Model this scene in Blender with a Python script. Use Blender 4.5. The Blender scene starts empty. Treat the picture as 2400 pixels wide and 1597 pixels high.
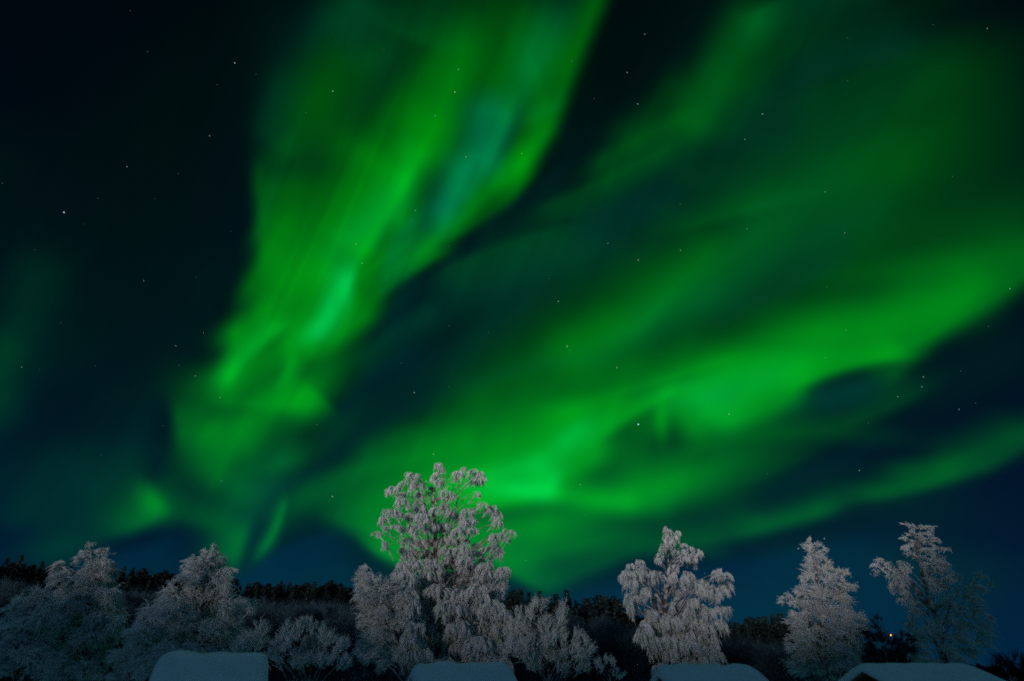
import bpy, math, random
import numpy as np
from mathutils import Vector, Matrix

# =============================== camera ====================================
PITCH = math.radians(32.4)
FPX = 1200.0                       # focal length in pixels of the 2400 px wide photograph
CAM = np.array([0.0, 0.0, 4.2])
scene = bpy.context.scene
cam_data = bpy.data.cameras.new("camera")
cam_data.sensor_width = 36.0
cam_data.lens = 36.0*FPX/2400.0
cam_data.clip_end = 20000.0
cam = bpy.data.objects.new("camera", cam_data)
scene.collection.objects.link(cam)
cam.location = Vector(CAM)
cam.rotation_euler = (math.pi/2+PITCH, 0, 0)
scene.camera = cam

scene.view_settings.view_transform = 'Standard'
scene.view_settings.look = 'None'
scene.view_settings.exposure = 0.0
scene.view_settings.gamma = 1.0
scene.render.engine = 'CYCLES'
scene.cycles.use_denoising = False
scene.cycles.filter_width = 1.9
scene.cycles.max_bounces = 4
scene.cycles.sample_clamp_direct = 4.0
scene.cycles.sample_clamp_indirect = 1.5
scene.cycles.diffuse_bounces = 2

# ============================ night sky and front light ===========================
SUN_EL = math.radians(1.5)
SUN_AZ = math.radians(204.0)       # behind the camera, to its left
REAR_FILL = (0.032, 0.086, 0.158)       # blue fill added to the unseen sky behind, lights roofs and trees
# bands of the aurora: centre x, y, run angle, half length, end softness, bend, width
# to either side, green, blue (sky chart in thousandths, angles in degrees)
BANDS = [
 (23.0,-453.3,-3.9,313.3,492.7,0.0956,81.2,492.7,0.0122,0.00001),
 (510.4,153.5,20.4,233.2,117.7,-0.6289,78.0,101.0,0.0316,0.00000),
 (-652.5,-371.3,17.2,51.2,32.0,0.0237,16.3,59.3,0.0083,0.01417),
 (-827.2,-61.6,84.5,39.3,36.5,-0.6067,43.6,24.9,0.0190,0.00000),
 (-740.3,-339.8,-0.4,17.0,42.9,0.0057,19.9,36.8,0.0136,0.00000),
 (-220.9,372.5,-170.3,83.1,76.7,0.7119,46.9,132.8,0.0540,0.00001),
 (-369.5,432.3,-122.5,83.1,32.0,-1.0119,26.1,37.0,0.0279,0.00001),
 (-335.1,434.4,-127.8,1.0,169.8,-1.7817,35.1,26.5,0.0292,0.00001),
 (-162.0,544.3,-14.8,1.0,79.4,-0.9252,106.6,13.0,0.0275,0.00418),
 (-159.1,380.8,-93.8,13.7,45.2,0.2111,51.3,42.4,0.1427,0.00001),
 (-244.7,238.8,-120.0,66.2,38.8,0.0721,17.4,84.3,0.2765,0.00001),
 (-387.8,119.5,-164.4,25.5,44.8,-0.9932,56.4,45.2,0.1569,0.00000),
 (-450.3,150.8,-118.1,53.9,42.1,-0.1155,130.9,17.2,0.0834,0.00000),
 (-315.2,104.7,-100.1,5.7,34.7,-2.1442,13.0,25.4,0.2588,0.05552),
 (-353.9,38.3,-119.6,14.2,33.2,3.9727,22.1,18.1,0.2035,0.05750),
 (-416.4,-56.6,-108.0,5.1,32.0,6.0816,16.8,13.0,0.1381,0.00316),
 (-375.3,-105.2,-45.9,0.9,37.6,0.1705,15.3,42.7,0.1875,0.00000),
 (-482.4,-18.8,-131.7,47.2,32.0,-1.2620,13.0,20.9,0.1771,0.00847),
 (-364.0,-74.7,141.7,1.3,40.5,0.2985,20.0,78.4,0.0988,0.00000),
 (-457.8,-113.3,173.2,48.9,32.0,0.0345,16.9,52.8,0.0983,0.00000),
 (-500.3,-194.8,-153.7,12.5,38.2,2.8327,30.9,59.9,0.0582,0.00000),
 (-585.1,-149.0,-81.1,7.7,32.0,0.8246,55.4,13.0,0.0721,0.00000),
 (-535.7,-226.1,-101.9,0.9,32.0,-0.1337,21.6,38.0,0.0720,0.00000),
 (-486.9,-363.1,-100.9,5.7,32.0,-0.2760,13.0,40.8,0.0940,0.00000),
 (-503.9,-258.8,-35.2,15.2,34.2,-0.2395,25.3,29.8,0.0590,0.00000),
 (105.1,500.5,-112.3,99.5,32.0,-0.3839,17.4,32.4,0.0809,0.00000),
 (55.1,383.7,-99.3,104.4,43.5,2.7305,13.0,34.3,0.0235,0.00000),
 (-40.2,254.3,-142.6,82.9,32.0,0.7734,13.0,40.6,0.0478,0.00001),
 (-204.8,133.0,-145.1,59.1,32.0,-1.0990,13.0,36.9,0.0884,0.00000),
 (32.6,486.7,-131.2,34.7,63.4,0.7183,42.4,120.5,0.0987,0.00000),
 (-52.6,385.6,-97.5,36.2,32.0,-2.0439,32.3,38.6,0.0751,0.03604),
 (-110.8,283.2,-115.1,34.2,39.3,-0.3747,22.6,33.5,0.1209,0.04686),
 (32.7,348.9,59.1,8.7,57.0,0.2850,22.6,16.0,0.1569,0.00000),
 (-620.2,-277.2,-54.1,1.5,32.0,0.1352,13.0,20.3,0.1188,0.00000),
 (-634.3,-306.6,-158.3,2.2,40.0,1.7875,15.5,37.5,0.0918,0.00000),
 (-546.2,-310.3,-20.4,17.8,41.9,-0.5501,32.1,19.8,0.0520,0.00000),
 (-618.7,-273.5,-85.0,3.3,32.0,-0.0039,46.9,17.0,0.0147,0.00000),
 (-406.4,-302.3,-146.3,5.0,33.5,6.1410,36.2,14.7,0.0238,0.00000),
 (-432.0,-350.3,-113.0,9.9,32.0,2.7319,13.0,13.0,0.0595,0.00000),
 (369.5,477.3,-113.9,77.9,38.9,-0.5832,50.4,38.2,0.0615,0.00075),
 (302.2,366.2,-140.6,201.6,66.3,0.0885,21.7,230.4,0.0048,0.00002),
 (42.4,223.6,-160.6,81.6,32.0,-0.5342,13.0,42.4,0.0081,0.00007),
 (-99.7,173.9,-139.9,196.8,51.6,-0.1873,76.2,13.3,0.0040,0.00577),
 (-274.9,-77.0,-137.3,63.9,62.4,-1.5761,43.6,18.9,0.0056,0.00692),
 (659.3,366.6,-126.0,70.4,61.7,0.1975,89.7,41.5,0.0278,0.00000),
 (502.9,238.4,-152.8,35.4,78.9,0.3144,55.5,61.0,0.0559,0.00617),
 (300.2,96.7,-131.8,91.8,41.5,0.2931,22.5,97.1,0.0355,0.00004),
 (52.7,-25.2,-143.3,45.0,94.5,0.8480,35.4,71.0,0.0498,0.00000),
 (-97.2,-93.2,-159.8,253.1,52.0,-0.5067,13.8,24.2,0.0033,0.00373),
 (769.8,57.0,-139.9,81.9,57.6,0.8503,17.9,69.8,0.0983,0.00000),
 (594.0,-41.7,-160.6,61.3,32.0,-1.3388,13.0,30.2,0.1838,0.00014),
 (459.1,-126.3,-154.5,52.2,32.0,1.5263,23.8,44.8,0.1444,0.00001),
 (389.9,-125.1,-92.0,0.6,43.4,-0.6424,43.2,55.6,0.0708,0.01090),
 (351.5,-146.8,32.8,10.3,33.2,0.0126,34.2,35.2,0.1714,0.00004),
 (302.3,-65.3,-161.8,33.5,91.2,0.0452,13.0,62.8,0.1084,0.00000),
 (284.6,-155.8,-90.2,4.0,32.0,-0.0815,13.4,13.0,0.1042,0.00001),
 (155.1,-132.7,-168.1,28.4,63.6,0.5509,43.9,27.5,0.1786,0.00000),
 (118.9,-182.3,-149.5,9.9,37.7,-0.6431,27.7,18.5,0.1089,0.02390),
 (75.5,-273.2,-123.4,2.7,32.0,-0.0829,14.8,45.9,0.1144,0.02765),
 (17.7,-286.7,-2.8,1.0,55.6,0.5603,16.3,15.0,0.1994,0.03927),
 (151.1,-302.4,-4.9,63.3,32.0,-0.2272,23.2,20.6,0.1421,0.00000),
 (285.0,-283.6,15.0,24.1,33.5,-0.0353,25.9,31.2,0.0401,0.00000),
 (481.1,-228.3,29.0,19.6,70.8,-0.3453,35.9,13.0,0.0193,0.00000),
 (19.5,-206.5,-166.2,27.0,115.5,-0.5958,46.4,63.4,0.2461,0.00000),
 (-176.6,-211.4,-165.6,26.2,46.2,0.0219,49.7,52.1,0.0516,0.00000),
 (-230.4,-238.4,-169.0,11.9,115.6,-0.3242,75.0,22.1,0.0727,0.00000),
 (-288.2,-338.3,159.5,2.5,55.5,0.5448,17.8,47.7,0.0844,0.00000),
 (-174.4,-411.9,-12.3,64.7,41.6,-2.0430,48.1,13.0,0.2128,0.00000),
 (-147.3,-357.1,1.4,13.1,55.8,-0.2435,79.2,41.6,0.1193,0.00000),
 (5.2,-354.1,6.8,43.8,61.1,-0.3756,32.5,33.2,0.1401,0.00000),
 (-3.2,-424.9,-27.1,23.4,49.8,-0.6784,37.2,13.0,0.1103,0.00000),
 (153.8,-412.7,23.1,73.4,38.6,-0.1382,36.9,17.7,0.0489,0.00000),
 (280.6,-269.8,20.3,115.2,94.0,-0.0781,29.7,33.6,0.0785,0.00000),
 (820.5,-165.2,-139.6,53.9,32.0,0.4750,13.0,21.4,0.0440,0.00000),
 (681.6,-246.0,-158.2,46.3,43.7,0.9143,13.0,18.7,0.0671,0.00000),
 (499.2,-318.3,-159.8,40.5,35.3,0.5078,13.0,19.4,0.0473,0.00000),
 (341.2,-363.2,-165.9,72.7,37.2,0.0525,16.1,35.3,0.0411,0.00000),
 (-358.1,526.9,57.5,13.7,52.3,0.0126,59.8,21.0,0.0011,0.00379),
 (-285.3,569.7,47.9,14.4,45.9,-0.3455,36.6,73.1,0.0432,0.01154),
 (-245.7,466.9,49.2,21.3,77.0,0.5704,34.7,36.1,0.0003,0.00320),
 (-106.2,489.5,63.8,21.9,65.3,0.4983,38.9,34.8,0.0775,0.00069),
 (17.1,447.4,73.5,35.6,93.4,-0.6374,30.8,13.0,0.0052,0.00664),
 (379.2,505.3,71.2,34.5,63.2,0.6181,93.9,21.3,0.0001,0.00306),
 (456.7,481.0,30.8,39.9,60.9,0.1044,26.0,33.1,0.0135,0.00001),
 (498.3,581.0,15.7,75.3,32.0,0.2768,13.0,60.5,0.0309,0.00782),
 (620.9,528.4,25.7,52.0,77.9,0.1290,32.4,45.3,0.0079,0.00002),
 (-428.2,413.7,70.5,30.3,40.9,0.5542,22.8,26.4,0.0116,0.00500),
 (-193.9,444.0,52.7,69.3,40.1,0.7399,23.4,87.1,0.0446,0.00002),
 (48.2,464.7,58.2,113.2,32.0,-0.1809,34.1,13.0,0.0002,0.00314),
 (255.5,415.2,39.7,44.0,32.5,-2.8241,24.1,55.8,0.0220,0.00001),
 (420.6,408.5,63.0,15.7,45.5,0.1476,33.7,78.3,0.0244,0.00422),
 (566.9,475.7,11.5,45.5,54.8,0.9100,43.4,22.2,0.0167,0.00850),
 (586.4,437.8,15.0,56.1,55.7,-0.1355,30.1,73.3,0.0283,0.00336),
 (746.0,436.0,35.0,27.5,48.3,-0.0434,37.5,40.3,0.0043,0.00000),
 (-424.9,308.3,69.3,60.9,190.9,-0.0677,96.8,13.0,0.0025,0.00324),
 (-369.8,316.3,13.1,13.7,32.0,0.3474,63.7,15.9,0.0000,0.00303),
 (-200.7,290.8,79.2,53.4,32.0,-0.2487,25.4,36.5,0.1525,0.00310),
 (-42.9,346.2,60.4,70.2,32.0,-0.8900,20.1,16.0,0.0959,0.01643),
 (239.6,371.9,26.9,68.7,41.4,0.4504,21.2,47.0,0.0408,0.00001),
 (298.7,348.2,7.1,168.0,66.3,-0.1660,96.7,39.0,0.0017,0.00420),
 (476.1,321.9,14.3,125.2,60.1,-0.9420,48.2,42.7,0.0249,0.00265),
 (614.9,322.5,17.4,25.9,44.7,-0.1959,27.1,64.8,0.0206,0.00081),
 (689.9,326.8,46.9,31.8,32.0,0.4163,27.1,35.7,0.0094,0.00001),
 (-453.1,220.7,89.5,46.2,43.7,-0.0702,14.6,166.6,0.0796,0.00000),
 (-267.5,227.0,48.0,12.9,87.6,-0.8680,29.0,35.7,0.0274,0.01683),
 (-102.9,233.1,42.8,79.2,142.0,-0.6730,19.6,18.8,0.1000,0.00001),
 (181.7,303.0,24.3,106.1,37.7,-0.1098,13.0,32.0,0.0228,0.00116),
 (229.8,254.2,17.8,24.1,75.1,0.0114,47.5,41.7,0.0127,0.00977),
 (412.5,238.9,12.9,16.4,91.3,-0.0137,44.1,14.5,0.0381,0.00116),
 (540.0,182.7,25.1,93.6,38.6,-0.1054,35.7,32.3,0.0130,0.00421),
 (670.8,180.7,11.3,26.1,60.9,0.1206,34.9,33.2,0.0199,0.00000),
 (787.8,200.9,31.2,24.8,68.1,0.1057,45.8,35.2,0.0149,0.00000),
 (-257.5,150.1,34.2,41.2,56.7,-0.2499,49.2,14.1,0.1103,0.00003),
 (-217.5,186.2,60.3,27.2,68.9,2.4926,13.5,46.6,0.0262,0.01762),
 (-17.5,177.9,19.6,84.6,56.0,0.5293,14.6,55.6,0.0287,0.00248),
 (17.1,129.6,23.7,136.3,61.9,0.3112,55.3,34.5,0.0108,0.00558),
 (269.9,193.9,31.0,62.1,182.6,-0.2302,77.7,39.0,0.0014,0.00396),
 (328.1,107.5,37.5,49.4,85.3,0.1376,44.6,27.0,0.0613,0.00396),
 (489.3,95.7,28.0,64.0,72.5,-0.4152,52.7,22.4,0.0052,0.00665),
 (690.6,125.8,6.9,24.9,116.7,-0.0735,31.3,24.8,0.0451,0.00000),
 (720.5,74.7,-9.8,26.2,46.0,-0.2985,48.8,47.8,0.0600,0.00000),
 (-868.7,110.0,104.4,139.5,60.2,1.4391,20.5,121.9,0.0035,0.00000),
 (-687.7,89.9,74.8,36.6,438.4,0.2792,116.8,137.6,0.0032,0.00000),
 (-549.0,52.6,69.3,42.4,70.6,-0.5526,77.6,17.6,0.0030,0.00130),
 (-478.3,30.2,42.1,22.7,36.9,-1.2299,23.3,47.2,0.1704,0.00000),
 (-329.0,15.3,36.4,48.6,43.3,-0.5793,79.6,23.4,0.1687,0.00000),
 (-226.8,10.8,34.9,65.4,32.0,0.2000,20.7,40.3,0.0182,0.00653),
 (-89.9,-16.4,38.1,100.5,129.6,-0.0194,47.2,41.1,0.0130,0.00670),
 (148.0,-2.0,29.9,24.7,65.1,-0.4646,42.9,44.5,0.1140,0.00000),
 (307.3,52.9,29.8,49.6,95.7,-0.2344,30.4,39.2,0.0549,0.00768),
 (520.7,17.8,4.2,18.2,74.3,0.1211,52.9,22.1,0.0788,0.00000),
 (529.0,-32.8,33.2,100.5,78.1,0.4464,54.9,36.6,0.1611,0.00000),
 (717.5,21.0,51.7,87.1,32.0,0.2966,57.1,17.9,0.0563,0.00000),
 (755.5,-56.9,35.6,36.2,83.0,0.0342,39.9,46.5,0.0064,0.00155),
 (-664.6,-142.6,93.9,29.4,49.8,-0.0037,59.1,53.3,0.0040,0.00000),
 (-536.9,-96.8,61.0,7.1,32.4,0.0866,64.2,19.9,0.0345,0.00000),
 (-470.6,-141.5,30.7,57.3,50.1,-0.3447,34.6,38.9,0.1390,0.00000),
 (-416.9,-13.0,36.3,78.0,69.2,-1.0176,28.5,33.1,0.1422,0.00000),
 (-89.1,-144.9,44.3,24.7,50.4,0.2115,55.5,58.2,0.0580,0.00000),
 (91.9,-91.6,15.9,43.4,113.1,0.4087,52.9,59.3,0.0914,0.00000),
 (238.2,-132.4,32.1,55.8,38.2,0.4950,26.2,13.0,0.1425,0.00159),
 (368.2,-72.3,30.5,32.3,114.1,1.1918,35.4,31.9,0.2036,0.00002),
 (647.0,-117.2,31.0,27.3,53.4,-0.9439,22.5,14.4,0.0272,0.00012),
 (584.1,-90.6,13.9,18.3,32.0,0.0258,19.6,30.6,0.0080,0.00860),
 (-723.9,-222.6,116.2,23.4,44.8,-0.1982,57.7,44.2,0.0077,0.00001),
 (-667.6,-266.7,64.0,34.3,52.1,-0.6039,38.9,16.1,0.0163,0.00000),
 (-448.8,-225.0,13.0,17.3,45.9,0.0562,81.6,20.6,0.0493,0.00000),
 (-370.3,-201.4,36.0,31.0,90.2,-0.3391,25.0,33.2,0.0200,0.00001),
 (-228.3,-196.9,19.6,34.6,40.5,0.2257,25.4,51.7,0.0467,0.00000),
 (-127.3,-198.1,12.2,25.0,43.5,0.0788,29.4,35.1,0.0577,0.00000),
 (-5.2,-250.8,15.8,33.4,61.8,-0.5999,18.8,27.1,0.1310,0.01743),
 (116.5,-243.1,29.6,43.6,43.2,-0.1902,53.3,26.2,0.1824,0.00000),
 (283.3,-256.9,-9.5,32.4,87.5,-0.2433,48.8,43.4,0.0880,0.00000),
 (423.4,-177.1,13.2,31.9,155.5,0.8059,29.7,20.7,0.0514,0.00000),
 (575.7,-263.8,-4.7,56.2,126.2,-0.0772,64.1,69.7,0.0101,0.00000),
 (695.1,-215.8,15.7,17.9,34.5,-0.9440,16.0,20.5,0.0412,0.00000),
 (775.0,-173.0,32.4,35.2,32.0,-0.1054,30.7,13.0,0.0280,0.00000),
 (-844.7,-263.0,158.4,29.3,46.0,0.0507,25.7,87.6,0.0072,0.00000),
 (-756.2,-304.9,131.4,26.6,32.0,-0.0358,25.8,34.5,0.0089,0.00000),
 (-408.9,-385.8,24.7,59.7,44.0,1.3274,14.0,174.9,0.0044,0.01794),
 (-187.3,-289.6,10.7,29.1,65.1,-0.2565,33.7,40.2,0.1128,0.00000),
 (-15.1,-299.6,5.8,18.1,89.9,-0.2288,53.8,20.8,0.3750,0.00001),
 (79.3,-387.8,13.6,38.7,94.4,0.0837,64.3,23.3,0.1098,0.00000),
 (207.7,-295.3,-5.7,60.1,40.2,-0.1624,37.8,30.3,0.0897,0.00000),
 (326.8,-376.8,-7.0,28.8,32.0,-0.0706,32.8,15.7,0.0198,0.00000),
 (553.2,-225.5,29.3,39.3,64.2,0.0896,18.0,20.8,0.0029,0.00506),
 (593.6,-374.0,1.4,77.8,128.2,0.1306,37.0,108.1,0.0115,0.00001),
 (197.2,-464.3,13.2,395.0,65.0,-0.0941,20.7,155.6,0.0037,0.01881),
 (-383.7,-293.3,9.0,13.3,37.1,-0.0137,23.4,20.6,0.0096,0.00000),
 (2.2,323.8,49.5,21.5,32.8,-0.4041,21.5,14.7,0.0845,0.00000),
 (-399.9,-257.3,24.9,18.1,41.3,0.0901,15.5,13.1,0.0007,0.00351),
 (62.8,535.7,60.4,20.7,59.0,-0.1306,37.4,22.4,0.0325,0.01209),
 (-456.4,208.1,57.6,11.3,32.0,0.1481,13.0,20.8,0.0293,0.00000),
 (-87.9,329.3,49.7,17.7,46.2,-0.0350,21.2,19.1,0.0343,0.00008),
 (337.9,462.7,34.8,20.1,32.0,-0.0778,28.2,34.6,0.0167,0.00009),
 (402.8,-90.2,14.9,43.5,88.9,-0.7504,34.0,29.7,0.0816,0.01263),
 (-422.1,339.3,48.8,9.8,32.0,0.0361,17.1,22.1,0.0228,0.00002),
 (-508.9,-33.0,82.6,18.3,45.1,-0.1853,14.4,13.0,0.0653,0.00000),
 (56.2,426.7,30.2,9.2,32.0,0.1073,17.3,14.0,0.0396,0.00555),
 (-645.9,-168.1,66.8,22.4,42.7,-0.2869,28.5,18.2,0.0031,0.00373),
 (-596.8,-225.7,69.1,14.5,40.6,-0.0149,21.1,23.0,0.0092,0.00000),
 (-449.9,-315.7,-101.2,24.4,50.1,0.0000,42.9,42.9,0.0100,0.00600),
 (503.8,-314.5,-158.6,57.4,41.9,0.3289,14.0,27.9,0.0260,0.00300),
 (-317.7,-258.2,-152.3,49.6,46.0,0.9938,26.0,27.6,0.0300,0.00300),
 (-425.6,-337.9,-109.9,31.0,21.5,2.6989,5.7,11.5,0.0450,0.00300),
 (-442.8,-249.3,-133.0,32.0,43.9,0.0000,32.9,43.9,0.0220,0.00500),
 (-475.6,-287.9,-108.5,36.4,42.8,0.0000,28.5,35.7,0.0160,0.00300),
 (579.0,-101.7,20.4,45.8,49.0,0.0000,26.6,26.6,0.0200,0.00700),
 (-810.6,-2.2,76.8,106.1,47.7,0.0000,29.8,41.7,0.0110,0.00400),
 (-723.4,-239.1,3.5,3.3,74.5,0.0000,49.7,49.7,0.0080,0.00400),
 (79.8,161.6,26.1,79.4,122.9,0.0000,73.7,73.7,0.0090,0.00300),
]

def build_world():
    w = bpy.data.worlds.new("World"); scene.world = w
    w.use_nodes = True
    nt = w.node_tree; N = nt.nodes; L = nt.links
    N.clear()
    def math_(op, a, b=None, c=None, clamp=False):
        n = N.new('ShaderNodeMath'); n.operation = op; n.use_clamp = clamp
        for i, v in enumerate((a, b, c)):
            if v is None: continue
            if isinstance(v, (int, float)): n.inputs[i].default_value = v
            else: L.new(v, n.inputs[i])
        return n.outputs[0]
    def vmath(op, a, b=None, c=None):
        n = N.new('ShaderNodeVectorMath'); n.operation = op
        for i, v in enumerate((a, b, c)):
            if v is None: continue
            if isinstance(v, (tuple, list)): n.inputs[i].default_value = v
            else: L.new(v, n.inputs[i])
        return n
    tc = N.new('ShaderNodeTexCoord')
    D = vmath('NORMALIZE', tc.outputs['Generated']).outputs['Vector']
    cp, sp = math.cos(PITCH), math.sin(PITCH)
    a = vmath('DOT_PRODUCT', D, (1, 0, 0)).outputs['Value']
    b = vmath('DOT_PRODUCT', D, (0, -sp, cp)).outputs['Value']
    c = vmath('DOT_PRODUCT', D, (0, cp, sp)).outputs['Value']
    den = math_('MAXIMUM', math_('ADD', c, 1.0), 0.08)
    k = math_('DIVIDE', 2000.0, den)
    comb = N.new('ShaderNodeCombineXYZ'); comb.inputs[2].default_value = 1.0
    L.new(math_('MULTIPLY', a, k), comb.inputs[0]); L.new(math_('MULTIPLY', b, k), comb.inputs[1])
    P = comb.outputs[0]
    # night-sky base: navy, lighter towards the horizon
    z = vmath('DOT_PRODUCT', D, (0, 0, 1)).outputs['Value']
    t = math_('MAXIMUM', z, 0.0)
    ex = math_('POWER', 0.0100518, t)            # exp(-4.6 t)
    lo, hi = np.array([0, .0130, .053]), np.array([0, .0016, .0028])
    comb2 = N.new('ShaderNodeCombineXYZ')
    for i in range(3): L.new(ex, comb2.inputs[i])
    acc = vmath('MULTIPLY_ADD', comb2.outputs[0], tuple(lo-hi), tuple(hi)).outputs['Vector']
    # added blue fill from the unseen rear sky
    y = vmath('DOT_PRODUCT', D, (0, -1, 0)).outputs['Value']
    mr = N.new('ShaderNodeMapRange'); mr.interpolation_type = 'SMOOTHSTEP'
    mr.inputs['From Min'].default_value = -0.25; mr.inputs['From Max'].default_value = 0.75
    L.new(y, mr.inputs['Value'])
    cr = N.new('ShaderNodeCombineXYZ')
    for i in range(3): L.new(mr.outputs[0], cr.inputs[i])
    acc = vmath('MULTIPLY_ADD', cr.outputs[0], REAR_FILL, acc).outputs['Vector']
    # faint scattered light of the atmosphere
    st = N.new('ShaderNodeTexSky'); st.sky_type = 'NISHITA'; st.sun_disc = False
    st.sun_elevation = SUN_EL; st.sun_rotation = SUN_AZ
    acc = vmath('MULTIPLY_ADD', st.outputs[0], (0.0004, 0.0005, 0.0006), acc).outputs['Vector']
    # aurora
    night = acc
    acc = (0.0, 0.0, 0.0)
    for cx, cy, deg, H, cap, kk, wl, wr, g, bl in BANDS:
        th = math.radians(deg); ux, uy = math.cos(th), math.sin(th); vx, vy = -uy, ux
        U = (ux/cap, uy/cap, -(ux*cx+uy*cy)/cap)
        V = (vx/wl, vy/wl, -(vx*cx+vy*cy)/wl)
        u = vmath('DOT_PRODUCT', P, U).outputs['Value']
        v = vmath('DOT_PRODUCT', P, V).outputs['Value']
        if abs(kk) > 1e-4:
            u2 = math_('MULTIPLY', u, u)
            v = math_('MULTIPLY_ADD', u2, kk*1e-3*cap*cap/wl, v)
        q = math_('MAXIMUM', v, math_('MULTIPLY', v, -wl/wr))
        e = math_('MAXIMUM', math_('SUBTRACT', math_('ABSOLUTE', u), H/cap), 0.0)
        r2 = math_('MULTIPLY_ADD', q, q, math_('MULTIPLY', e, e))
        f = math_('POWER', 0.36788, r2)
        cf = N.new('ShaderNodeCombineXYZ'); L.new(f, cf.inputs[1]); L.new(f, cf.inputs[2])
        acc = vmath('MULTIPLY_ADD', cf.outputs[0], (0, g, bl), acc).outputs['Vector']
    # fine rays and folds running along the curtains
    rot = N.new('ShaderNodeMapping'); rot.inputs['Rotation'].default_value = (0, 0, math.radians(-66)); L.new(P, rot.inputs['Vector'])
    amp = None
    for sx, sy, w_, lo_, hi_ in ((1/420., 1/48., 2.0, 1.02, .98), (1/700., 1/130., 2.0, .98, 1.04)):
        mp = N.new('ShaderNodeMapping'); mp.inputs['Scale'].default_value = (sx, sy, 1); L.new(rot.outputs[0], mp.inputs['Vector'])
        nz = N.new('ShaderNodeTexNoise'); nz.inputs['Scale'].default_value = 1.0; nz.inputs['Detail'].default_value = w_; nz.inputs['Distortion'].default_value = .35
        L.new(mp.outputs[0], nz.inputs['Vector'])
        m2 = N.new('ShaderNodeMapRange'); m2.inputs['From Min'].default_value = .3; m2.inputs['From Max'].default_value = .7
        m2.inputs['To Min'].default_value = lo_-.05; m2.inputs['To Max'].default_value = hi_+.05; L.new(nz.outputs['Fac'], m2.inputs['Value'])
        amp = m2.outputs[0] if amp is None else math_('MULTIPLY', amp, m2.outputs[0])
    # the steep western curtain shows its rays most clearly
    rp = N.new('ShaderNodeMapping'); rp.inputs['Scale'].default_value = (1/600., 1/44., 1); L.new(rot.outputs[0], rp.inputs['Vector'])
    rn = N.new('ShaderNodeTexNoise'); rn.inputs['Scale'].default_value = 1.0; rn.inputs['Detail'].default_value = 1.5; rn.inputs['Distortion'].default_value = .8
    L.new(rp.outputs[0], rn.inputs['Vector'])
    mk = N.new('ShaderNodeMapRange'); mk.interpolation_type = 'SMOOTHSTEP'
    mk.inputs['From Min'].default_value = 240; mk.inputs['From Max'].default_value = -260
    sx_ = vmath('DOT_PRODUCT', P, (1, -1.1, 0)).outputs['Value']; L.new(sx_, mk.inputs['Value'])
    dev = math_('MULTIPLY', math_('SUBTRACT', rn.outputs['Fac'], .5), math_('MULTIPLY', mk.outputs[0], .62))
    amp = math_('MULTIPLY', amp, math_('ADD', dev, 1.0))
    ca = N.new('ShaderNodeCombineXYZ')
    for i in range(3): L.new(amp, ca.inputs[i])
    acc = vmath('MULTIPLY_ADD', acc, ca.outputs[0], night).outputs['Vector']
    bg = N.new('ShaderNodeBackground'); L.new(acc, bg.inputs['Color']); bg.inputs['Strength'].default_value = 1.0
    out = N.new('ShaderNodeOutputWorld'); L.new(bg.outputs[0], out.inputs['Surface'])
    w.cycles.sampling_method = 'MANUAL'; w.cycles.sample_map_resolution = 512
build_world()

sun_d = bpy.data.lights.new("floodlight_standin", 'SUN')  # stands in for unseen floodlights behind the camera
sun_d.energy = 2.35; sun_d.angle = math.radians(5.0); sun_d.color = (1.0, 0.89, 0.87)
sun = bpy.data.objects.new("floodlight_standin", sun_d); scene.collection.objects.link(sun)
sdir = Vector((math.sin(SUN_AZ)*math.cos(SUN_EL), math.cos(SUN_AZ)*math.cos(SUN_EL), math.sin(SUN_EL)))
sun.rotation_euler = sdir.to_track_quat('Z', 'Y').to_euler()

# =============================== helpers ===================================
C = scene.collection
def sky_dir(x, y):                 # world direction of a sky position of the photograph
    a, b = (x-1200.0)/FPX, (798.5-y)/FPX
    n = math.sqrt(a*a+b*b+1); c, s = math.cos(PITCH), math.sin(PITCH)
    return np.array((a/n, (c-b*s)/n, (s+b*c)/n))
def at(x, y, Y):                   # surveyed point: bearing and height seen at depth Y
    d = sky_dir(x, y); return CAM + d*(Y/d[1])
def px_size(p):                    # metres covered by one photo pixel at p
    q = p-CAM; return (q[1]*math.cos(PITCH)+q[2]*math.sin(PITCH))/FPX
def norm(a): return a/np.maximum(np.linalg.norm(a, axis=-1, keepdims=True), 1e-9)

def mesh_from(name, V, F, mats=(), smooth=True, mi=None):
    """V (n,3) float, F list of index arrays with 3 or 4 columns"""
    me = bpy.data.meshes.new(name)
    V = np.ascontiguousarray(V, dtype=np.float32)
    F = [np.asarray(f, dtype=np.int32) for f in F if len(f)]
    me.vertices.add(len(V)); me.vertices.foreach_set('co', V.ravel())
    idx = np.concatenate([f.ravel() for f in F])
    tot = np.concatenate([np.full(len(f), f.shape[1], np.int32) for f in F])
    st = np.concatenate([[0], np.cumsum(tot)[:-1]]).astype(np.int32)
    me.loops.add(len(idx)); me.loops.foreach_set('vertex_index', idx)
    me.polygons.add(len(tot)); me.polygons.foreach_set('loop_start', st)
    me.polygons.foreach_set('loop_total', tot)
    if mi is not None: me.polygons.foreach_set('material_index', np.asarray(mi, np.int32))
    me.polygons.foreach_set('use_smooth', np.full(len(tot), smooth))
    me.update(calc_edges=True)
    for m in mats: me.materials.append(m)
    return me
def add(name, me, parent=None, loc=None):
    o = bpy.data.objects.new(name, me); C.objects.link(o)
    if parent is not None: o.parent = parent
    if loc is not None: o.location = loc
    return o
def tag(o, label=None, cat=None, group=None, kind=None):
    if label: o['label'] = label
    if cat: o['category'] = cat
    if group: o['group'] = group
    if kind: o['kind'] = kind
    return o
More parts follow.
